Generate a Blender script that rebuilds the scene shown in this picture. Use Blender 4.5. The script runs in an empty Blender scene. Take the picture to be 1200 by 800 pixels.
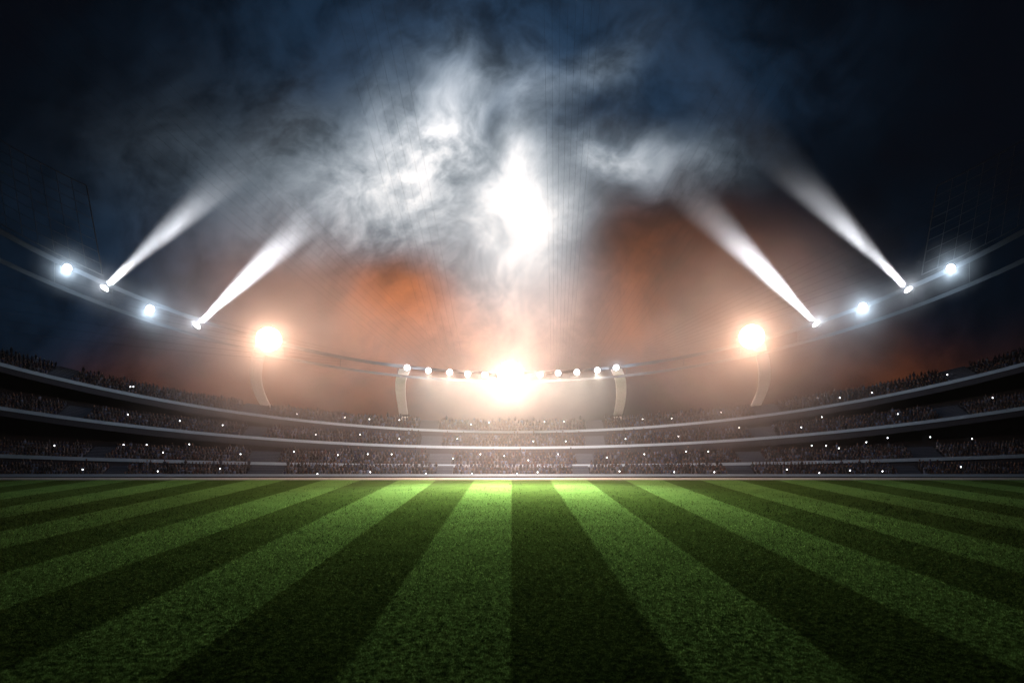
import bpy, bmesh, math, random
import numpy as np
from mathutils import Vector, Matrix

random.seed(7)
rng = np.random.default_rng(7)
S = bpy.context.scene
COL = S.collection
R = math.radians
H = 8.0          # eye height above the pitch
F = 800.0        # focal length in photo pixels (photo 1200 wide)

def P(px, py, d):
    """world point seen at photo pixel (px, py) at depth d"""
    return Vector(((px - 600.0) * d / F, d, H + (498.0 - py) * d / F))

# ------------------------------------------------------------------ helpers
def mesh_obj(name, verts, faces, mat=None, parent=None, smooth=False, loc=None):
    me = bpy.data.meshes.new(name)
    me.from_pydata([tuple(v) for v in verts], [], faces)
    me.update()
    if smooth:
        me.polygons.foreach_set('use_smooth', [True] * len(me.polygons))
    o = bpy.data.objects.new(name, me)
    COL.objects.link(o)
    for m in (mat if isinstance(mat, (list, tuple)) else [mat]):
        if m: me.materials.append(m)
    if parent: o.parent = parent
    if loc is not None: o.location = loc
    return o

def np_mesh(name, V, faces_flat, face_len, mat=None):
    """V (n,3); all faces of face_len verts"""
    me = bpy.data.meshes.new(name)
    V = np.ascontiguousarray(V, dtype=np.float32)
    me.vertices.add(len(V)); me.vertices.foreach_set('co', V.ravel())
    nf = len(faces_flat) // face_len
    me.loops.add(len(faces_flat)); me.loops.foreach_set('vertex_index', np.ascontiguousarray(faces_flat, dtype=np.int32))
    me.polygons.add(nf)
    me.polygons.foreach_set('loop_start', np.arange(0, nf * face_len, face_len, dtype=np.int32))
    me.polygons.foreach_set('loop_total', np.full(nf, face_len, dtype=np.int32))
    me.update(calc_edges=True)
    if mat: me.materials.append(mat)
    return me

def empty(name, label, cat, loc=(0, 0, 0), group=None):
    o = bpy.data.objects.new(name, None)
    COL.objects.link(o)
    o.location = loc
    o.empty_display_size = 0.3
    tag(o, label, cat, group)
    return o

def tag(o, label=None, cat=None, group=None, kind=None):
    if label: o['label'] = label
    if cat: o['category'] = cat
    if group: o['group'] = group
    if kind: o['kind'] = kind
    return o

class MB:
    """collects boxes, tubes and lathes into one mesh"""
    def __init__(s): s.v = []; s.f = []
    def add(s, v, f):
        b = len(s.v); s.v += [tuple(p) for p in v]; s.f += [[i + b for i in q] for q in f]; return s
    def box(s, c, d, m=None):
        x, y, z = d[0] / 2, d[1] / 2, d[2] / 2
        v = [Vector((sx * x, sy * y, sz * z)) for sz in (-1, 1) for sy in (-1, 1) for sx in (-1, 1)]
        if m: v = [m @ p for p in v]
        v = [p + Vector(c) for p in v]
        return s.add(v, [[0, 2, 3, 1], [4, 5, 7, 6], [0, 1, 5, 4], [2, 6, 7, 3], [0, 4, 6, 2], [1, 3, 7, 5]])
    def tube(s, pts, r, n=6, cap=True):
        pts = [Vector(p) for p in pts]; rs = r if isinstance(r, (list, tuple)) else [r] * len(pts)
        v = []; f = []
        for i, p in enumerate(pts):
            t = (pts[min(i + 1, len(pts) - 1)] - pts[max(i - 1, 0)]).normalized()
            a = t.cross(Vector((0, 0, 1)))
            if a.length < 1e-3: a = t.cross(Vector((0, 1, 0)))
            a.normalize(); b = t.cross(a)
            for k in range(n):
                q = 2 * math.pi * k / n
                v.append(p + (a * math.cos(q) + b * math.sin(q)) * rs[i])
        for i in range(len(pts) - 1):
            for k in range(n):
                f.append([i * n + k, i * n + (k + 1) % n, (i + 1) * n + (k + 1) % n, (i + 1) * n + k])
        if cap:
            f.append(list(range(n - 1, -1, -1))); f.append([(len(pts) - 1) * n + k for k in range(n)])
        return s.add(v, f)
    def lathe(s, prof, n=24, m=None):
        """profile (r, y) turned round the Y axis"""
        v = []; f = []
        for r, y in prof:
            for k in range(n):
                q = 2 * math.pi * k / n
                p = Vector((r * math.cos(q), y, r * math.sin(q)))
                v.append(m @ p if m else p)
        for i in range(len(prof) - 1):
            for k in range(n):
                f.append([i * n + k, (i + 1) * n + k, (i + 1) * n + (k + 1) % n, i * n + (k + 1) % n])
        return s.add(v, f)
    def sweep(s, sections, closed=True):
        """list of equal-length cross-sections joined in order; ends capped"""
        n = len(sections[0]); v = [p for sec in sections for p in sec]; f = []
        for i in range(len(sections) - 1):
            for k in range(n if closed else n - 1):
                f.append([i * n + k, (i + 1) * n + k, (i + 1) * n + (k + 1) % n, i * n + (k + 1) % n])
        if closed:
            f.append(list(range(n))); f.append([(len(sections) - 1) * n + k for k in range(n - 1, -1, -1)])
        return s.add(v, f)
    def build(s, name, mat, parent=None, smooth=False, loc=None):
        return mesh_obj(name, s.v, s.f, mat, parent, smooth, loc)

# ------------------------------------------------------------------ node expressions
class N:
    def __init__(s, nt): s.nt = nt
    def new(s, t, **k):
        n = s.nt.nodes.new(t)
        for a, b in k.items(): setattr(n, a, b)
        return n
    def m(s, op, *a):
        n = s.nt.nodes.new('ShaderNodeMath'); n.operation = op
        for i, x in enumerate(a):
            if isinstance(x, (int, float)): n.inputs[i].default_value = x
            else: s.nt.links.new(x, n.inputs[i])
        return n.outputs[0]
    def add(s, *a):
        r = a[0]
        for x in a[1:]: r = s.m('ADD', r, x)
        return r
    def mul(s, *a):
        r = a[0]
        for x in a[1:]: r = s.m('MULTIPLY', r, x)
        return r
    def sub(s, a, b): return s.m('SUBTRACT', a, b)
    def step(s, x, a, b, lo=0.0, hi=1.0):
        n = s.nt.nodes.new('ShaderNodeMapRange'); n.interpolation_type = 'SMOOTHSTEP'
        s.nt.links.new(x, n.inputs[0])
        for i, q in enumerate((a, b, lo, hi)): n.inputs[i + 1].default_value = q
        return n.outputs[0]
    def xyz(s, x, y, z=0.0):
        n = s.nt.nodes.new('ShaderNodeCombineXYZ')
        for i, q in enumerate((x, y, z)):
            if isinstance(q, (int, float)): n.inputs[i].default_value = q
            else: s.nt.links.new(q, n.inputs[i])
        return n.outputs[0]
    def noise(s, vec, scale, detail=4, rough=.5, dist=0.0):
        n = s.nt.nodes.new('ShaderNodeTexNoise'); s.nt.links.new(vec, n.inputs['Vector'])
        n.inputs['Scale'].default_value = scale; n.inputs['Detail'].default_value = detail
        n.inputs['Roughness'].default_value = rough; n.inputs['Distortion'].default_value = dist
        return n.outputs['Fac']
    def mix(s, f, a, b):
        n = s.nt.nodes.new('ShaderNodeMix'); n.data_type = 'RGBA'
        for i, q in ((0, f), (6, a), (7, b)):
            if isinstance(q, (int, float)): n.inputs[i].default_value = q
            elif isinstance(q, tuple): n.inputs[i].default_value = (*q, 1)
            else: s.nt.links.new(q, n.inputs[i])
        return n.outputs[2]
    def link(s, a, b): s.nt.links.new(a, b)

def mat(name, col, rough=.6, metal=0.0, noise=0.25, nscale=3.0, bump=0.0, spec=.4):
    m = bpy.data.materials.new(name); m.use_nodes = True
    e = N(m.node_tree); b = m.node_tree.nodes['Principled BSDF']
    tc = e.new('ShaderNodeTexCoord').outputs['Object']
    nz = e.noise(tc, nscale, 5, .6)
    c1 = tuple(c * (1 - noise) for c in col); c2 = tuple(min(1, c * (1 + noise)) for c in col)
    e.link(e.mix(nz, c1, c2), b.inputs['Base Color'])
    b.inputs['Roughness'].default_value = rough; b.inputs['Metallic'].default_value = metal
    b.inputs['Specular IOR Level'].default_value = spec
    if bump:
        bp = e.new('ShaderNodeBump'); bp.inputs['Strength'].default_value = bump
        e.link(nz, bp.inputs['Height']); e.link(bp.outputs[0], b.inputs['Normal'])
    return m

def emit(name, col, strength):
    m = bpy.data.materials.new(name); m.use_nodes = True
    nt = m.node_tree; nt.nodes.remove(nt.nodes['Principled BSDF'])
    em = nt.nodes.new('ShaderNodeEmission'); em.inputs[0].default_value = (*col, 1); em.inputs[1].default_value = strength
    nt.links.new(em.outputs[0], nt.nodes['Material Output'].inputs[0])
    try: m.cycles.emission_sampling = 'NONE'
    except Exception: pass
    return m

# ------------------------------------------------------------------ camera
cd = bpy.data.cameras.new('camera'); cam = bpy.data.objects.new('camera', cd); COL.objects.link(cam)
cam.location = (0, 0, H); cam.rotation_euler = (R(90), 0, 0)
cd.sensor_fit = 'HORIZONTAL'; cd.sensor_width = 36; cd.lens = 36 * F / 1200
cd.shift_y = 98 / 1200; cd.clip_start = .1; cd.clip_end = 6000
S.camera = cam
S.view_settings.view_transform = 'Standard'; S.view_settings.look = 'None'
S.view_settings.exposure = 0; S.view_settings.gamma = 1; S.view_settings.use_curve_mapping = False
S.cycles.use_denoising = True
S.cycles.use_adaptive_sampling = True; S.cycles.adaptive_threshold = .03
try: S.cycles.denoiser = 'OPENIMAGEDENOISE'
except Exception: pass
S.cycles.max_bounces = 4; S.cycles.diffuse_bounces = 2; S.cycles.glossy_bounces = 2; S.cycles.volume_bounces = 0
S.cycles.transparent_max_bounces = 8
S.cycles.sample_clamp_indirect = 4
S.cycles.caustics_reflective = False; S.cycles.caustics_refractive = False

# ------------------------------------------------------------------ world: night sky with clouds and lamp glow painted in
W = bpy.data.worlds.new('World'); S.world = W; W.use_nodes = True
e = N(W.node_tree); bg = W.node_tree.nodes['Background']
sep = e.new('ShaderNodeSeparateXYZ'); e.link(e.new('ShaderNodeTexCoord').outputs['Generated'], sep.inputs[0])
x, y, z = sep.outputs
yc = e.m('MAXIMUM', y, 0.12)
u = e.m('DIVIDE', x, yc); v = e.m('DIVIDE', z, yc)          # sky direction: tangent of azimuth and elevation
uv = e.xyz(u, v)
wn = e.new('ShaderNodeTexNoise'); e.link(uv, wn.inputs['Vector']); wn.inputs['Scale'].default_value = 4.0; wn.inputs['Detail'].default_value = 3
ws = e.new('ShaderNodeSeparateXYZ'); e.link(wn.outputs['Color'], ws.inputs[0])
uw = e.add(u, e.mul(e.sub(ws.outputs[0], .5), .16)); vw = e.add(v, e.mul(e.sub(ws.outputs[1], .5), .16))
def blob(px, py, rx, ry, rot=0.0, uu=None, vv=None):
    """soft patch of cloud or painted glow centred on a direction given as photo pixel, radii in the same unit"""
    a = e.sub(uw if uu is None else uu, (px - 600) / F); b = e.sub(vw if vv is None else vv, (498 - py) / F)
    c, s_ = math.cos(R(rot)), math.sin(R(rot))
    a2 = e.mul(e.add(e.mul(a, c), e.mul(b, s_)), F / rx); b2 = e.mul(e.add(e.mul(b, c), e.mul(a, -s_)), F / ry)
    return e.m('EXPONENT', e.mul(e.add(e.mul(a2, a2), e.mul(b2, b2)), -1.0))
def wsum(*items):
    r = None
    for k, b in items:
        q = e.mul(b, k); r = q if r is None else e.add(r, q)
    return r
wuv = e.xyz(uw, vw)
# streaked along the direction up and out from the stadium
n_big = e.noise(wuv, 5.5, 6, .58)
rot = e.xyz(e.mul(e.add(e.mul(uw, .75), e.mul(vw, -.66)), 2.2), e.add(e.mul(uw, .66), e.mul(vw, .75)))
n_str = e.noise(rot, 6.0, 7, .60)
n_fine = e.noise(wuv, 20, 6, .6)
n_mix = e.add(e.mul(n_big, .38), e.mul(n_str, .32), e.mul(n_fine, .30))
cl = e.step(n_mix, .36, .62)
cl2 = e.step(n_mix, .36, .64)
white = wsum((.66, blob(528, 152, 72, 56, 25)), (.75, blob(475, 205, 100, 70, 30)), (.26, blob(375, 250, 110, 80, 25)),
             (.07, blob(300, 210, 140, 100)), (.75, blob(715, 178, 48, 26, -10)), (.22, blob(775, 195, 80, 40)),
             (.28, blob(690, 92, 55, 30, 35)), (.35, blob(610, 105, 35, 30)), (.40, blob(500, 300, 120, 70)), (.16, blob(430, 330, 110, 60)))
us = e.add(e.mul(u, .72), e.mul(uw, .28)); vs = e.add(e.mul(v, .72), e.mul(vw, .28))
core = wsum((.85, blob(611, 183, 28, 36, 0, us, vs)), (1.1, blob(622, 246, 60, 54, 0, us, vs)), (.14, blob(522, 155, 66, 50, 25)), (.16, blob(450, 225, 130, 80, 28)), (.62, blob(612, 305, 80, 80, 0, us, vs)), (.52, blob(603, 390, 85, 90, 0, us, vs)))  # bright cloud, plus the central lamp's glow column painted into the sky
hole = wsum((.9, blob(690, 118, 42, 22, 15)), (.7, blob(585, 30, 40, 60)), (.5, blob(590, 140, 18, 40, -20)))
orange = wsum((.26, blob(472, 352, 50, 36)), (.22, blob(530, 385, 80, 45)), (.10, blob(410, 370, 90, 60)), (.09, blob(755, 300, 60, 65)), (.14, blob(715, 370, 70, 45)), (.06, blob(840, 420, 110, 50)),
              (.12, blob(330, 345, 90, 60)), (.10, blob(880, 350, 90, 60)), (.05, blob(250, 450, 130, 60)), (.05, blob(1010, 440, 150, 50)), (.08, blob(400, 450, 150, 50)))  # orange lamp glow painted into the sky colour
navy = wsum((.030, blob(560, 60, 270, 130)), (.014, blob(180, 320, 200, 110)), (.009, blob(800, 100, 160, 90)), (.004, blob(1000, 330, 200, 90)))
wl = e.mul(e.m('MULTIPLY_ADD', cl, .82, .18), white)
wl = e.mul(wl, e.m('SUBTRACT', 1.0, e.m('MINIMUM', hole, .92)))
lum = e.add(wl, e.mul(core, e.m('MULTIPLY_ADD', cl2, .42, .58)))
nb = e.m('MULTIPLY_ADD', cl, 1.1, .35)
base = e.add(e.mul(navy, nb), .0016)
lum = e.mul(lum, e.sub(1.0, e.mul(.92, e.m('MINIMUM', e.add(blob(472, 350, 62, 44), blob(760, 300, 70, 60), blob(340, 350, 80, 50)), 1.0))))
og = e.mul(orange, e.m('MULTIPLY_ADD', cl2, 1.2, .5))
# white turns blue-grey in the thin parts
low = e.step(v, .05, .26)      # lamp warmth painted into the sky colour low over the stadium
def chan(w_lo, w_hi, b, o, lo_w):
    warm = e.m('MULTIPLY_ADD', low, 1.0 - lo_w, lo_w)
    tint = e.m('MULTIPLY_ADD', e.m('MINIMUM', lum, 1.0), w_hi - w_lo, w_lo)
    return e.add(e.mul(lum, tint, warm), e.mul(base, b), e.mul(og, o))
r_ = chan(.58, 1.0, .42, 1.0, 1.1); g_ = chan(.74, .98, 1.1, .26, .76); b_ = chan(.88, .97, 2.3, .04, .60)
front = e.step(y, .05, .3)
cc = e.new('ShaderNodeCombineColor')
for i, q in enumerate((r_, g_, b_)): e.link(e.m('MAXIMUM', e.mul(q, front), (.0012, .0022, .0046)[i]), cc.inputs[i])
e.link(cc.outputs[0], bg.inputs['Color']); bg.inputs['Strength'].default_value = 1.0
W.cycles.sampling_method = 'MANUAL'; W.cycles.sample_map_resolution = 512

# ------------------------------------------------------------------ materials
M = {}
M['fascia'] = mat('painted_fascia', (.25, .36, .50), .45, 0, .12, 1.2)
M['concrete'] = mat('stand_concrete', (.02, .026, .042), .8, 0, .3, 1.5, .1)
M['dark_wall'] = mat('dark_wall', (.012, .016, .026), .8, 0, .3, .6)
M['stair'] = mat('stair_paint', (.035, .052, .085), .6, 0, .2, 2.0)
M['steel'] = mat('steel_band', (.035, .040, .048), .9, 0, .15, 1.0, 0, .1)
M['mast'] = mat('mast_paint', (.66, .69, .74), .5, 0, .12, 1.0)
M['truss'] = mat('truss_steel', (.012, .014, .018), .7, 0, .2, 1.0)
M['cable'] = mat('streak_wire', (.04, .042, .046), .9, 0, .1, 2.0, 0, .0)  # wires standing in for light streaks
M['housing'] = mat('lamp_housing', (.05, .05, .055), .5, .5, .2, 6.0)
M['phone'] = mat('camera_plastic', (.02, .02, .022), .4, 0, .2, 20)
M['kerb'] = mat('kerb_concrete', (.62, .64, .66), .7, 0, .2, 2.0)
M['earth'] = mat('dark_ground', (.03, .032, .03), .9, 0, .3, .2)
M['lens_white'] = emit('lens_white', (.93, .96, 1.0), 14)
M['lens_warm'] = emit('lens_warm', (1.0, .90, .80), 40)
M['flash'] = emit('flash_white', (.9, .95, 1.0), 9)

STRIPE = 5.5
def grass_mat(name, blades):
    m = bpy.data.materials.new(name); m.use_nodes = True
    e = N(m.node_tree); b = m.node_tree.nodes['Principled BSDF']
    tc = e.new('ShaderNodeTexCoord').outputs['Object']
    sp = e.new('ShaderNodeSeparateXYZ'); e.link(tc, sp.inputs[0])
    wob = e.add(e.mul(e.sub(e.noise(tc, 1.0, 3, .6), .5), .35), e.mul(e.sub(e.noise(tc, 12.0, 2, .6), .5), .45))
    ph = e.m('FLOORED_MODULO', e.m('DIVIDE', e.add(sp.outputs[0], wob), STRIPE * 2), 1.0)      # 0..0.5 dark, 0.5..1 light
    st = e.mul(e.step(ph, .485, .515), e.sub(1.0, e.step(ph, .992, 1.0)))
    n1 = e.noise(tc, .35, 4, .6); n2 = e.noise(tc, 9.0, 4, .7)
    flat = e.xyz(e.mul(sp.outputs[0], 4.0), e.mul(sp.outputs[1], 9.0), 0)
    n3 = e.noise(flat, 1.6, 5, .75)
    dark = e.mix(n2, (.022, .052, .011), (.050, .096, .024))
    lite = e.mix(n2, (.050, .124, .028), (.104, .212, .060))
    c = e.mix(st, dark, lite)
    var = e.mul(e.m('MULTIPLY_ADD', n1, .7, .65), e.m('MULTIPLY_ADD', n3, 1.6, .2))
    clump = e.noise(tc, 3.4, 3, .7)
    if blades:
        rn = e.new('ShaderNodeAttribute', attribute_name='tint').outputs['Fac']
        var = e.mul(e.m('MULTIPLY_ADD', n1, .7, .65), e.m('MULTIPLY_ADD', rn, 1.5, .25), e.step(clump, .36, .66, .25, 1.75))
    vm = e.new('ShaderNodeVectorMath', operation='SCALE'); e.link(c, vm.inputs[0]); e.link(var, vm.inputs['Scale'])
    e.link(vm.outputs[0], b.inputs['Base Color'])
    b.inputs['Roughness'].default_value = .9; b.inputs['Specular IOR Level'].default_value = .0
    if blades:
        tr = e.new('ShaderNodeBsdfTranslucent'); e.link(vm.outputs[0], tr.inputs[0])
        mx = e.new('ShaderNodeMixShader'); mx.inputs[0].default_value = .5
        e.link(b.outputs[0], mx.inputs[1]); e.link(tr.outputs[0], mx.inputs[2])
        e.link(mx.outputs[0], m.node_tree.nodes['Material Output'].inputs[0])
    if not blades:
        bp = e.new('ShaderNodeBump'); bp.inputs['Strength'].default_value = .9; bp.inputs['Distance'].default_value = .12
        e.link(e.add(n3, e.mul(n2, .6)), bp.inputs['Height']); e.link(bp.outputs[0], b.inputs['Normal'])
    return m
M['grass'] = grass_mat('mown_grass', False)
M['blade'] = grass_mat('grass_blades', True)

# ------------------------------------------------------------------ ground, pitch, kerb
o = mesh_obj('ground', [(-2500, -2500, -.06), (2500, -2500, -.06), (2500, 2500, -.06), (-2500, 2500, -.06)], [[0, 1, 2, 3]], M['earth'])
tag(o, kind='structure')
o = mesh_obj('pitch', [(-120, -60, 0), (120, -60, 0), (120, 100, 0), (-120, 100, 0)], [[0, 1, 2, 3]], M['grass'])
tag(o, kind='structure')
o = MB().box((0, 100.3, .10), (240, .5, .32)).build('kerb', M['kerb']); tag(o, kind='structure')

def grass_blades():
    n = 1100000
    # density falls with distance from the near touchline
    d = 17.0 / np.sqrt(1 - rng.random(n) * (1 - (17.0 / 99.0) ** 2))
    d = d[rng.random(n) < np.clip((99 - d) / 55.0, 0, 1)]; n = len(d)
    w = d * .80 + 2
    xx = (rng.random(n) * 2 - 1) * w
    s = np.clip(d / 28.0, .75, 2.2)
    hgt = (.025 + .075 * rng.random(n) ** 1.5) * s
    wid = (.010 + .010 * rng.random(n)) * s
    a = rng.random(n) * 2 * np.pi
    lean = (.4 + .8 * rng.random(n)) * hgt
    la = rng.random(n) * 2 * np.pi
    stripe = (np.floor(xx / STRIPE) % 2 == 0)
    dx = np.cos(la) * lean; dy = np.sin(la) * lean + np.where(stripe, -.5, .5) * lean
    cx, sx = np.cos(a) * wid, np.sin(a) * wid
    zero = np.zeros(n)
    V = np.stack([np.stack([xx - cx, d - sx, zero], 1), np.stack([xx + cx, d + sx, zero], 1),
                  np.stack([xx + dx, d + dy, hgt], 1)], 1).reshape(-1, 3)
    me = np_mesh('grass', V, np.arange(3 * n), 3, M['blade'])
    at = me.attributes.new('tint', 'FLOAT', 'FACE'); at.data.foreach_set('value', (rng.random(n) ** 1.8).astype(np.float32))
    o = bpy.data.objects.new('grass', me); COL.objects.link(o); tag(o, kind='stuff')
grass_blades()

# ------------------------------------------------------------------ grandstand
US = [i / 24 * 1.36 for i in range(-24, 25)]
TIERS = [   # front edge: image curve at centre minus k*u^2, depth at centre minus c*u^2
    dict(y=562, k=0, d=101.2, c=0, rows=4, label='ground tier of seating'),
    dict(y=544, k=12, d=105.6, c=1.0, rows=5, label='second tier of seating'),
    dict(y=523, k=47, d=110.4, c=5.0, rows=5, label='third tier of seating'),
    dict(y=504.5, k=80, d=115.2, c=10.0, rows=5, label='top tier of seating')]
for t in TIERS: t['y'] = t['y']
def rail(t, u):
    """front top edge of a tier at u (-1..1 = the frame's left and right edge)"""
    d = t['d'] - t['c'] * u * u
    if t is TIERS[0]:
        return Vector((u * 600 * d / F, d, .75))
    p = P(600 + 600 * u, t['y'] - t['k'] * u * u, d)
    return p
ROW, RISE = .8, .42
def seat_z(r): return -.95 + r * RISE          # tread height below/above rail top
def off(p, back, up): return Vector((p.x, p.y + back, p.z + up))

stand = empty('grandstand', 'four tier floodlit grandstand curving behind the far edge of the striped pitch', 'grandstand', (0, 101, 0))
def child_of(o, par):
    o.parent = par; o.matrix_parent_inverse = par.matrix_world.inverted()
bpy.context.view_layer.update()
stand_inv = Matrix.Translation((0, -101, 0))
def part(mb, name, mt, par=stand, smooth=False):
    o = mb.build(name, mt, None, smooth)
    o.parent = par; o.matrix_parent_inverse = stand_inv if par is stand else Matrix.Identity(4)
    return o

STAIRS = {  # pixel spans of the stairways at each tier: ground .. top
    0: [(115, 140), (285, 327), (510, 529), (672, 692), (857, 888), (1059, 1087)],
    1: [(92, 118), (284, 320), (500, 527), (677, 698), (872, 902), (1077, 1112)],
    2: [(60, 92), (280, 306), (491, 516), (688, 711), (886, 915), (1110, 1142)],
    3: [(48, 78), (277, 305), (490, 512), (689, 709), (890, 919), (1119, 1151)]}

for ti, t in enumerate(TIERS):
    nr = t['rows']
    secs = []
    for u in US:
        p = rail(t, u)
        sec = [off(p, .10, -.08), off(p, .34, -.08), off(p, .34, seat_z(0))]
        for r in range(nr):
            bk = .34 + (r + 1) * ROW
            sec += [off(p, bk - .30, seat_z(r)), off(p, bk - .30, seat_z(r) + .42), off(p, bk, seat_z(r) + .42)]
            # riser up to the next tread is merged with the bench back
        end = .34 + nr * ROW
        low = -1.45 if ti else -.75
        sec += [off(p, end + .3, seat_z(nr - 1) + .42), off(p, end + .3, low), off(p, .10, low)]
        secs.append(sec)
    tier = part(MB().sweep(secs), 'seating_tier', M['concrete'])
    tier['label'] = t['label'] + ', dark and full of spectators'
    # pale front rail, with a thin handrail above it
    th = .40 if ti else .30
    secs = []
    for u in US:
        p = rail(t, u); q = th * (1 + .35 * u * u)
        secs.append([off(p, -.06, .0), off(p, .097, .0), off(p, .097, -q), off(p, -.06, -q)])
    part(MB().sweep(secs), 'front_rail', M['fascia'], tier)
    # wall behind the last row, up to the tier above
    if ti < 3:
        secs = []
        nxt = TIERS[ti + 1]
        for u in US:
            p = rail(t, u); n_ = rail(nxt, u)
            y0 = p.y + .34 + nr * ROW + .32
            zb = p.z + seat_z(nr - 1) - .2; zt = n_.z - 1.46
            zt = max(zt, zb + .05)
            secs.append([Vector((p.x, y0, zb)), Vector((p.x, y0 + .2, zb)), Vector((n_.x, max(n_.y + .6, y0 + .2), zt)), Vector((n_.x, max(n_.y + .4, y0), zt))])
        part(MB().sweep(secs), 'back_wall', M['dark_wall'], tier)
    # stairways
    for a, b in STAIRS[ti]:
        mb = MB()
        ua, ub = (a - 600) / 600, (b - 600) / 600
        for r in range(nr * 2):
            for_back0 = .36 + r * ROW / 2; z0 = seat_z(0) + r * RISE / 2 + .06
            pa, pb = rail(t, ua), rail(t, ub)
            # shift to the row's own depth so the flight stays its width
            top = z0 + .45
            mb.add([off(pa, for_back0, z0 - .3), off(pb, for_back0, z0 - .3), off(pb, for_back0, top), off(pa, for_back0, top),
                    off(pa, for_back0 + ROW / 2 - .01, z0 - .3), off(pb, for_back0 + ROW / 2 - .01, z0 - .3), off(pb, for_back0 + ROW / 2 - .01, top), off(pa, for_back0 + ROW / 2 - .01, top)],
                   [[0, 1, 2, 3], [5, 4, 7, 6], [3, 2, 6, 7], [4, 0, 3, 7], [1, 5, 6, 2], [0, 4, 5, 1]])
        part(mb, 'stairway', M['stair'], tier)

# ------------------------------------------------------------------ crowd (one mass of far-off spectators)
def person_mesh(pose):
    """small seated or standing figure facing -Y, origin at the seat row's tread"""
    bm = MB()
    sit = pose != 'stand'
    hz = .46 if sit else .86
    def ring(z, rx, ry, n=7, cy=0.0):
        return [Vector((rx * math.cos(2 * math.pi * k / n), cy + ry * math.sin(2 * math.pi * k / n), z)) for k in range(n)]
    prof = [(hz, .17, .12), (hz + .22, .16, .11), (hz + .42, .21, .12), (hz + .50, .17, .10), (hz + .55, .06, .06)]
    bm.sweep([ring(a, b, c) for a, b, c in prof])
    nb = len(bm.f)
    hd = [(hz + .55, .05, .06), (hz + .60, .085, .10), (hz + .69, .095, .115), (hz + .77, .085, .10), (hz + .82, .04, .05)]
    bm.sweep([ring(a, b, c, 7, -.02) for a, b, c in hd])
    nh = len(bm.f)
    for s in (-1, 1):
        if pose == 'arms':
            bm.tube([(s * .2, 0, hz + .44), (s * .27, -.08, hz + .68), (s * .22, -.12, hz + .95)], [.055, .045, .035], 5)
        elif pose == 'clap':
            bm.tube([(s * .2, 0, hz + .44), (s * .25, -.14, hz + .24), (s * .05, -.34, hz + .36)], [.055, .045, .035], 5)
        else:
            bm.tube([(s * .2, 0, hz + .44), (s * .25, -.04, hz + .2), (s * .14, -.24, hz + .04)], [.055, .045, .035], 5)
        if sit: bm.tube([(s * .1, 0, hz), (s * .11, -.40, hz + .02), (s * .11, -.42, .05)], [.09, .075, .05], 5)
        else: bm.tube([(s * .09, 0, hz), (s * .1, -.02, .45), (s * .1, 0, .04)], [.09, .07, .05], 5)
    tri = []; part_ = []
    for i, f in enumerate(bm.f):
        k = 0 if i < nb else (1 if i < nh else 2)
        for j in range(1, len(f) - 1): tri.append((f[0], f[j], f[j + 1])); part_.append(k)
    return np.array(bm.v), np.array(tri), np.array(part_)
POSES = [person_mesh(p) for p in ('sit', 'sit', 'clap', 'arms', 'stand')]
def crowd():
    Vs, Ts, Cs = [], [], []; base = 0
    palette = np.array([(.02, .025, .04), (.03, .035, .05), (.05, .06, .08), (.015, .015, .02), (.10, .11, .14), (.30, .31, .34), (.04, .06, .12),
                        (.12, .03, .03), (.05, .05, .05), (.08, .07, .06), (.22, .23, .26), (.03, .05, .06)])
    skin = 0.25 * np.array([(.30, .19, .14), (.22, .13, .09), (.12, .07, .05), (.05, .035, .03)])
    for ti, t in enumerate(TIERS):
        for r in range(t['rows']):
            xw = -rail(t, 1.34).x
            while xw < rail(t, 1.34).x:
                xw += .50 + .08 * rng.random()
                # find u for this x
                u = xw / (600 * t['d'] / F)
                for _ in range(3): u = xw * F / (600 * (t['d'] - t['c'] * u * u))
                px = 600 + 600 * u
                if any(a - 1.5 < px < b + 1.5 for a, b in STAIRS[ti]) or rng.random() < .05: continue
                p = rail(t, u)
                k = rng.choice(5, p=[.38, .2, .17, .1, .15])
                V, T, K = POSES[k]
                s = .93 + .16 * rng.random(); a = (rng.random() - .5) * .7
                ca, sa = math.cos(a), math.sin(a)
                Q = V * s
                X = Q[:, 0] * ca - Q[:, 1] * sa + p.x; Y = Q[:, 0] * sa + Q[:, 1] * ca + p.y + .34 + r * ROW + .36 - .02
                Z = Q[:, 2] + p.z + seat_z(r) + .01
                Vs.append(np.stack([X, Y, Z], 1)); Ts.append(T + base); base += len(V)
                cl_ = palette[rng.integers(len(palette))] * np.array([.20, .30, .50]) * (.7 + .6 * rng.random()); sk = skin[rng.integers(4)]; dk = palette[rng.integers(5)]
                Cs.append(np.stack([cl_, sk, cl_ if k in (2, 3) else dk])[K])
    V = np.concatenate(Vs); T = np.concatenate(Ts); C = np.concatenate(Cs)
    m = bpy.data.materials.new('crowd_clothes'); m.use_nodes = True
    e = N(m.node_tree); b = m.node_tree.nodes['Principled BSDF']
    e.link(e.new('ShaderNodeAttribute', attribute_name='cloth').outputs['Color'], b.inputs['Base Color']); b.inputs['Roughness'].default_value = .8
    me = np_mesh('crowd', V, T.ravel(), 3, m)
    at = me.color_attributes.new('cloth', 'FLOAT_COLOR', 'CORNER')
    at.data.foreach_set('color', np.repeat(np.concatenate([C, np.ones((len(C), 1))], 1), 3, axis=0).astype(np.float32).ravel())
    o = bpy.data.objects.new('crowd', me); COL.objects.link(o)
    tag(o, 'dense crowd of seated and standing spectators filling every tier of the stand', 'crowd', None, 'stuff')
    print('crowd faces', len(T))
crowd()

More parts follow.
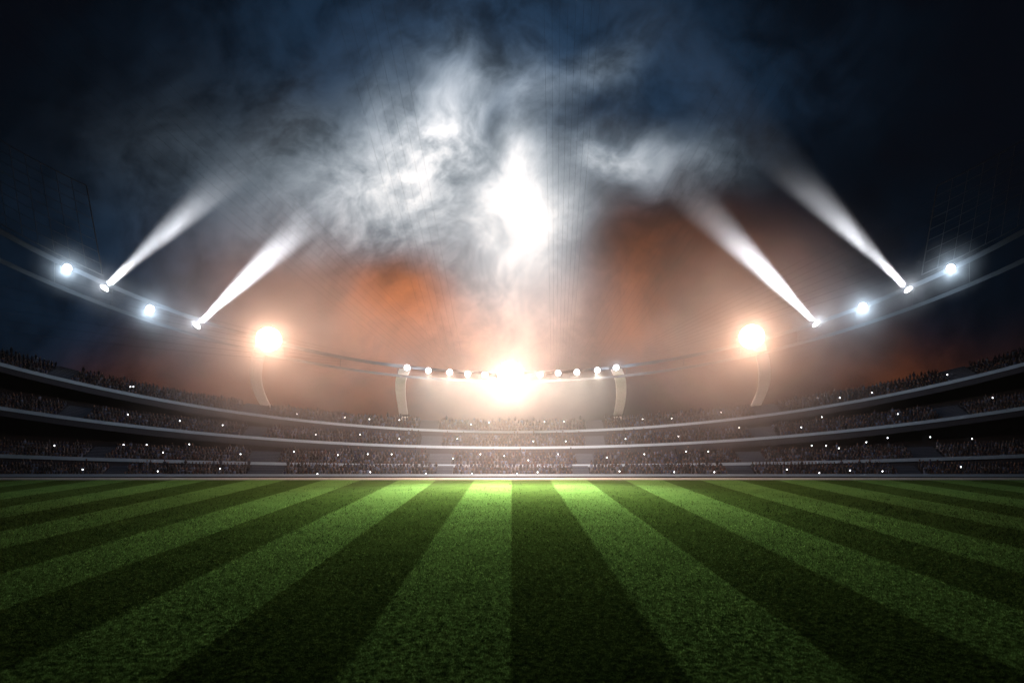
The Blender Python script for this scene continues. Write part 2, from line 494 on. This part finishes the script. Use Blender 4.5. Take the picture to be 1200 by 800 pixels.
# ------------------------------------------------------------------ roof ring
def ring_d(u): return 98.0 - 10.0 * u * u
def upper(u): return P(600 + 600 * u, 437 - 166 * u * u, ring_d(u))
def lower(u): return P(600 + 600 * u, 447 - 142 * u * u, ring_d(u) + 1.5)
roof = empty('roof_ring', 'pale double steel roof ring carrying the floodlights above the grandstand', 'roof ring', (0, 0, 0))
for fn, hh in ((upper, .42), (lower, .34)):
    secs = []
    for i in range(-30, 31):
        u = i / 30 * 1.36; p = fn(u); q = hh * (1 + .8 * u * u)
        secs.append([off(p, -.25, q / 2), off(p, .25, q / 2), off(p, .25, -q / 2), off(p, -.25, -q / 2)])
    o = MB().sweep(secs).build('ring_beam', M['steel'], roof)
mb = MB()
for i in range(-12, 13):
    u0 = i / 12 * 1.34
    mb = MB(); mb.tube([off(upper(u0), .0, -.1), off(lower(u0), 0, .1)], .05, 5); mb.build('ring_tie', M['truss'], roof)

# dark lattice panels of the roof at both sides
def lattice(sgn, label):
    root = empty('roof_lattice', label, 'roof lattice', (0, 0, 0), 'roof lattices at the two sides')
    def q(a, b):   # a along the ring, b outward and up
        u = sgn * (.80 + .56 * a)
        p = upper(u)
        return Vector((p.x + sgn * 4 * b, p.y + 3.0 * b, p.z + 1.0 + 13.0 * b))
    fr = MB()
    for b in (0, 1): fr.tube([q(i / 12, b) for i in range(13)], .07, 6)
    for a in (0, 1): fr.tube([q(a, i / 6) for i in range(7)], .07, 6)
    fr.build('frame', M['truss'], root)
    bars = MB()
    for b in range(1, 8): bars.tube([q(i / 12, b / 8) for i in range(13)], .035, 4)
    for a in range(1, 18): bars.tube([q(a / 18, i / 6) for i in range(7)], .035, 4)
    bars.build('grid_bars', M['truss'], root)
lattice(-1, 'dark steel lattice of the roof rising above the leftmost floodlights')
lattice(1, 'dark steel lattice of the roof rising above the rightmost floodlights')

# ------------------------------------------------------------------ curved masts
def mast(pts, d, w, label, stub=None):
    root = empty('curved_mast', label, 'mast', P(*pts[-1], d), 'curved masts that hold up the roof ring')
    base = root.location.copy()
    def sec(px, py, ww, dd):
        c = P(px, py, dd) - base
        return [c + Vector((-ww / 2, -.35, 0)), c + Vector((ww / 2, -.35, 0)), c + Vector((ww / 2, .35, 0)), c + Vector((-ww / 2, .35, 0))]
    n = len(pts)
    secs = []
    for i in range(25):
        s = i / 24 * (n - 1); k = min(int(s), n - 2); f = s - k
        p0 = pts[max(k - 1, 0)]; p1 = pts[k]; p2 = pts[k + 1]; p3 = pts[min(k + 2, n - 1)]
        def cr(a): return .5 * (2 * p1[a] + (p2[a] - p0[a]) * f + (2 * p0[a] - 5 * p1[a] + 4 * p2[a] - p3[a]) * f * f + (3 * p1[a] - p0[a] - 3 * p2[a] + p3[a]) * f ** 3)
        secs.append(sec(cr(0), cr(1), w * (1 - .12 * i / 24), 98.5 + (d - 98.5) * (i / 24) ** .8))
    MB().sweep(secs).build('shaft', M['mast'], root)
    MB().box((0, 0, -.12), (w * 1.5, 1.1, .22)).build('base_plate', M['steel'], root)
    # lower column down through the stand to the ground
    b2 = MB(); b2.box((0, .2, -.25 - (base.z - .3) / 2), (w * .8, .7, base.z - .3)); b2.build('lower_column', M['mast'], root)
    return root
BIG = 111.5
mast([(309, 396), (302, 420), (300, 442), (304, 460), (313, 478)], 118.4, 1.8, 'curved pale mast left of centre, bowed under the big orange floodlight at the left')
mast([(886, 394), (894, 420), (896, 442), (893, 458), (884, 478)], 118.4, 1.8, 'curved pale mast right of centre, bowed under the big orange floodlight at the right')
mast([(475, 432), (470, 445), (469.5, 460), (471, 472), (473, 486)], 119.8, 1.6, 'slim pale mast under the left end of the central floodlight row')
mast([(722, 432), (727, 445), (728, 460), (727, 472), (724, 486)], 119.8, 1.6, 'slim pale mast under the right end of the central floodlight row')

# ------------------------------------------------------------------ floodlights
POWER = dict(small=1.0, row=1.0, side=1.0, centre=1.0)
def floodlight(px, py, r, kind, label, group, beam=None):
    u = (px - 600) / 600
    d = ring_d(u) - .9 - r * .6
    c = P(px, py, d)
    root = empty('floodlight', label, 'floodlight', c, group)
    aim = Vector((-c.x * .6, -60, -c.z)).normalized() if beam is None else beam
    rotm = Vector((0, -1, 0)).rotation_difference(aim).to_matrix().to_4x4()
    h = MB(); h.lathe([(r * 1.08, -r * .12), (r * 1.15, -r * .12), (r * 1.15, 0), (r * 1.0, r * .55), (r * .55, r * .95), (r * .001, r * 1.0)], 28, rotm)
    h.build('housing', M['housing'], root, True)
    l = MB(); l.lathe([(r * 1.08, -r * .10), (r * .95, -r * .32), (r * .7, -r * .52), (r * .38, -r * .64), (r * .001, -r * .68)], 28, rotm)
    l.build('lens', M['lens_warm' if kind in ('side', 'centre') else 'lens_white'], root, True)
    y_ = MB(); back = Vector((0, .9 + r * .6, 0))
    y_.tube([Vector((s * r * 1.22, b, 0)) for s, b in ((-1, 0), (-1, r * .9), (-.3, r * 1.15), (.3, r * 1.15), (1, r * .9), (1, 0))], .07, 6)
    y_.build('yoke', M['steel'], root)
    return root, c, aim

def point(c, aim, r, col, watts, rad=.15):
    L = bpy.data.lights.new('flood_lamp', 'POINT'); L.energy = watts; L.color = col; L.shadow_soft_size = rad
    o = bpy.data.objects.new('flood_lamp', L); COL.objects.link(o); o.location = c + aim * (r * .75 + rad); return o
def flood(c, aim, r, col, watts, ang=168, blend=.35):
    L = bpy.data.lights.new('flood_lamp', 'SPOT'); L.energy = watts; L.color = col; L.shadow_soft_size = r * .5; L.spot_size = R(ang); L.spot_blend = blend
    o = bpy.data.objects.new('flood_lamp', L); COL.objects.link(o); o.location = c + aim * (r * .75 + r * .5)
    o.rotation_euler = Vector((0, 0, -1)).rotation_difference(aim).to_euler(); return o
def spot(c, aim, r, col, watts, ang, blend=1.0):
    L = bpy.data.lights.new('beam_lamp', 'SPOT'); L.energy = watts; L.color = col; L.shadow_soft_size = .3; L.spot_size = R(ang); L.spot_blend = blend
    o = bpy.data.objects.new('beam_lamp', L); COL.objects.link(o); o.location = c + aim * .42
    o.rotation_euler = Vector((0, 0, -1)).rotation_difference(aim).to_euler(); return o

G_OUT = 'small white floodlights along the side of the roof ring'
G_ROW = 'small white floodlights in the row at the middle of the roof ring'
G_BEAM = 'white floodlights throwing a beam up into the sky'
WHITE = (.86, .93, 1.0); WARM = (1.0, .47, .24); CENT = (1.0, .62, .45)
for px, py, lab in ((79, 314, 'small white floodlight, the outermost on the left of the roof ring'), (176, 362, 'small white floodlight between the two upward beams on the left'),
                    (1114, 314, 'small white floodlight, the outermost on the right of the roof ring'), (1011, 359, 'small white floodlight between the two upward beams on the right')):
    r_, c, aim = floodlight(px, py, .45, 'small', lab, G_OUT); point(c + aim * 1.2, aim, .55, (.66, .84, 1.0), 2.0e3)
for px, py, tx, ty, lab in ((122, 338, 275, 195, 'white floodlight with upward beam, the upper of the two on the left'), (230, 382, 350, 268, 'white floodlight with upward beam, beside the big left orange floodlight'),
                            (1065, 340, 925, 195, 'white floodlight with upward beam, the upper of the two on the right'), (957, 380, 850, 270, 'white floodlight with upward beam, beside the big right orange floodlight')):
    u = (px - 600) / 600; c0 = P(px, py, ring_d(u) - 1.3); tgt = P(tx, ty, ring_d(u) - 4)
    b = (tgt - c0).normalized()
    r_, c, aim = floodlight(px, py, .5, 'small', lab, G_BEAM, b)
    spot(c, aim, .9, (.93, .95, 1.0), 4.8e6 if abs(u) > .7 else 1.8e6, 15); point(c, Vector((0, -.8, .3)), .6, WHITE, 1.1e3)
row = [(477, 430.5), (502, 434), (527, 436), (548, 438), (568, 439), (633, 439), (654, 437), (676, 436), (700, 433.5), (722, 430.5)]
ROWLAB = ['leftmost small floodlight of the middle row, above a slim mast', 'second small floodlight from the left end of the middle row', 'third small floodlight from the left end of the middle row', 'fourth small floodlight from the left end of the middle row',
          'small floodlight just left of the huge central floodlight', 'small floodlight just right of the huge central floodlight', 'fourth small floodlight from the right end of the middle row', 'third small floodlight from the right end of the middle row',
          'second small floodlight from the right end of the middle row', 'rightmost small floodlight of the middle row, above a slim mast']
for (px, py), lab in zip(row, ROWLAB):
    r_, c, aim = floodlight(px, py, .36, 'row', lab, G_ROW); (point(c, aim, .5, WHITE, 2.2e3) if px in (477, 722) else flood(c, Vector((aim.x, aim.y, -.85)).normalized(), .5, (1.0, .92, .76), 2.1e4, 98, .9))
for px, py, lab in ((315, 397, 'big orange-glowing floodlight above the left curved mast'), (881, 394, 'big orange-glowing floodlight above the right curved mast')):
    r_, c, aim = floodlight(px, py, 1.5, 'side', lab, 'big orange floodlights on the curved masts'); point(c, aim, 1.7, WARM, 6.0e3, .3)
r_, c, aim = floodlight(598, 438, 1.6, 'centre', 'huge glaring central floodlight at the middle of the roof ring', None); aim = Vector((0, -.24, -.1)).normalized(); flood(c + Vector((0, -2.6, 0)), Vector((0, -40, -42)).normalized(), .8, (1.0, .86, .66), 4.0e4, 120, 1.0); point(c, aim, 2.0, CENT, 7.5e4, .4)

# ------------------------------------------------------------------ light streaks modelled as thin wires, fanning out from the middle of the ring
def fan(label, ends, start):
    root = empty('streak_fan', label, 'light streaks', (0, 0, 0), 'fans of light streaks modelled as wires')
    for (sx, sy), (ex, ey) in zip(start, ends):
        a, b = P(sx, sy, 97.5), P(ex, ey, 72)
        pts = [a.lerp(b, i / 10) - Vector((0, 0, .5 * math.sin(math.pi * i / 10))) for i in range(11)]
        MB().tube(pts, .007, 4).build('cable', M['cable'], root)  # each 'cable' is a thin wire standing in for a light streak
def lin(a, b, n=8): return [(a[0] + (b[0] - a[0]) * i / (n - 1), a[1] + (b[1] - a[1]) * i / (n - 1)) for i in range(n)]
fan('fan of light streaks modelled as wires slanting to the upper left corner of the sky', lin((-100, -45), (90, -40)), lin((488, 432), (545, 436)))
fan('fan of light streaks modelled as wires rising steeply left of the bright cloud', lin((385, -20), (458, -20), 6), lin((512, 434), (545, 436), 6))
fan('fan of light streaks modelled as wires rising almost straight up right of the bright cloud', lin((637, -20), (705, -20)), lin((646, 437), (668, 435)))
fan('fan of light streaks modelled as wires slanting to the upper right corner of the sky', lin((905, -20), (1030, -20)), lin((662, 436), (712, 431)))
fan('fan of light streaks modelled as wires reaching far right above the outer beams', lin((1240, 140), (1240, 260)), lin((690, 434), (712, 431)))
fan('fan of light streaks modelled as wires reaching far left below the floodlights', lin((-40, 296), (-40, 384), 7), lin((488, 431), (508, 433), 7))

# ------------------------------------------------------------------ camera flashes among the crowd
FL = [(64,522),(145,521),(172,521),(222,520.5),(191,530),(282,532),(97,550),(185,552),(258,549),(291,556),(150,485.6),(211,493),(261,498),(153,453),(156.5,453),
 (348,485),(370,509),(344.5,529),(396,533),(372,555),(404,489),(433,491),(468,492),(552,497),(573,495),(638,494),(661,494),(753,491),(787,490),(422,509),(468,514),(536,514),
 (625,517),(663,517),(733,514),(795,511),(431,532),(459,532),(531,537),(563,532),(591,534),(619,539),(654,532),(711,536),(755,532),(434,553),(471,556),(499,555),(553,555),
 (606,555),(630,553),(703,556),(726,552),(790,553),(845,483),(866,501),(804,529),(830,529),(837,553),(984,466),(1021.5,460),(1110,439),(1163,466),(963,488.6),(939,500.6),
 (1052,485),(951,522),(968,522),(983,525),(1015,518),(1040,513),(1090,512),(1139,514),(922,550),(960,554),(996,551),(1034,552),(1126,547)]
TN = ['lowest tier', 'second tier', 'third tier', 'top tier']
BLOCK = [(0, 63, 'left of the first stairway'), (63, 300, 'between the two leftmost stairways'), (300, 503, 'between second and third stairway from left'), (503, 698, 'between the two middle stairways'),
         (698, 903, 'between third and second stairway from right'), (903, 1130, 'between the two rightmost stairways'), (1130, 1300, 'right of the last stairway')]
seen = {}
FD = []
for px, py in FL:
    u = (px - 600) / 600
    ti = max(i for i, t in enumerate(TIERS) if i == 0 or py < t['y'] - t['k'] * u * u + .5)
    FD.append((px, py, ti, next(b for a, c_, b in BLOCK if a <= px < c_)))
proto = None
def make_flash():
    root = empty('camera_flash', 'x', 'camera flash')
    b = MB(); b.box((0, 0, 0), (.20, .08, .13)); b.lathe([(.001, -.12), (.045, -.12), (.048, -.04)], 10); b.build('camera_body', M['phone'], root)
    f = MB(); f.lathe([(.08, .0), (.072, -.03), (.042, -.05), (.001, -.055)], 12); o = f.build('flash_lamp', M['flash'], root, True, (0, -.03, .13))
    return root
for px, py, ti, blk in FD:
    t = TIERS[ti]; u = (px - 600) / 600
    d = t['d'] - t['c'] * u * u
    rz = rail(t, u).z; zz = P(px, py, d).z - rz
    r = max(0.0, min(t['rows'] - 1, (zz - .45) / RISE))
    d2 = d + .34 + r * ROW - .1
    c = P(px, py, d2) - Vector((0, 0, .115))
    if proto is None:
        proto = make_flash(); o = proto
    else:
        o = proto.copy(); COL.objects.link(o)
        for ch in proto.children:
            q = ch.copy(); COL.objects.link(q); q.parent = o
    o.location = c
    key = (ti, blk)
    o['label'] = f'camera flash in the {TN[ti]}, {blk}'
    o['group'] = f'camera flashes in the {TN[ti]}, {blk}'
bpy.context.view_layer.update()

# ------------------------------------------------------------------ haze
hz = MB().box((0, 60, 39), (700, 320, 82)).build('haze', None)
m = bpy.data.materials.new('night_haze'); m.use_nodes = True; nt = m.node_tree; nt.nodes.remove(nt.nodes['Principled BSDF'])
pv = nt.nodes.new('ShaderNodeVolumePrincipled'); pv.inputs['Color'].default_value = (.92, .95, 1, 1)
pv.inputs['Density'].default_value = 6e-5; pv.inputs['Anisotropy'].default_value = .0
nt.links.new(pv.outputs[0], nt.nodes['Material Output'].inputs['Volume'])
hz.data.materials.append(m); hz['kind'] = 'stuff'
try: m.cycles.volume_sampling = 'EQUIANGULAR'; m.cycles.homogeneous_volume = True
except Exception: pass

# ------------------------------------------------------------------ volumes added round the lamps to carry their glow halos
def halo_smoke(px, py, dep, rad, dens, squash):
    bm = bmesh.new(); bmesh.ops.create_icosphere(bm, subdivisions=3, radius=1.0)
    me = bpy.data.meshes.new('halo_smoke'); bm.to_mesh(me); bm.free()
    o = bpy.data.objects.new('halo_smoke', me); COL.objects.link(o); o['kind'] = 'stuff'
    o.location = P(px, py, dep); o.scale = rad
    m = bpy.data.materials.new('lamp_halo'); m.use_nodes = True; nt = m.node_tree; nt.nodes.remove(nt.nodes['Principled BSDF'])
    e = N(nt); tc = e.new('ShaderNodeTexCoord').outputs['Object']
    ln = e.new('ShaderNodeVectorMath', operation='LENGTH'); e.link(tc, ln.inputs[0]); q = ln.outputs['Value']
    g = e.m('POWER', e.m('MAXIMUM', e.sub(1.0, q), 0.0), squash)
    n = e.noise(tc, 2.2, 3, .6)
    pv = nt.nodes.new('ShaderNodeVolumePrincipled'); pv.inputs['Color'].default_value = (.93, .93, .95, 1)
    e.link(e.mul(g, e.step(n, .30, .70, .55, 1.45), dens), pv.inputs['Density'])
    pv.inputs['Anisotropy'].default_value = 0.0
    nt.links.new(pv.outputs[0], nt.nodes['Material Output'].inputs['Volume'])
    try: m.cycles.volume_sampling = 'MULTIPLE_IMPORTANCE'
    except Exception: pass
    me.materials.append(m)
halo_smoke(600, 402, 92, (50, 34, 36), 7.0e-3, 1.9)  # plume over the stadium, shaped to carry the central lamp's halo
halo_smoke(315, 395, 92, (26, 21, 24), 1.5e-1, 3.3)
halo_smoke(881, 392, 92, (26, 21, 24), 1.5e-1, 3.3)
for px, py in ((79, 314), (122, 338), (176, 362), (230, 382), (1114, 314), (1065, 340), (1011, 359), (957, 380)):
    halo_smoke(px, py, ring_d((px - 600) / 600) - 3.0, (5, 5, 5), 4.4e-2, 2.0)  # small puffs added for a soft glow at each outer lamp
S.cycles.volume_step_rate = 2.0; S.cycles.volume_max_steps = 128
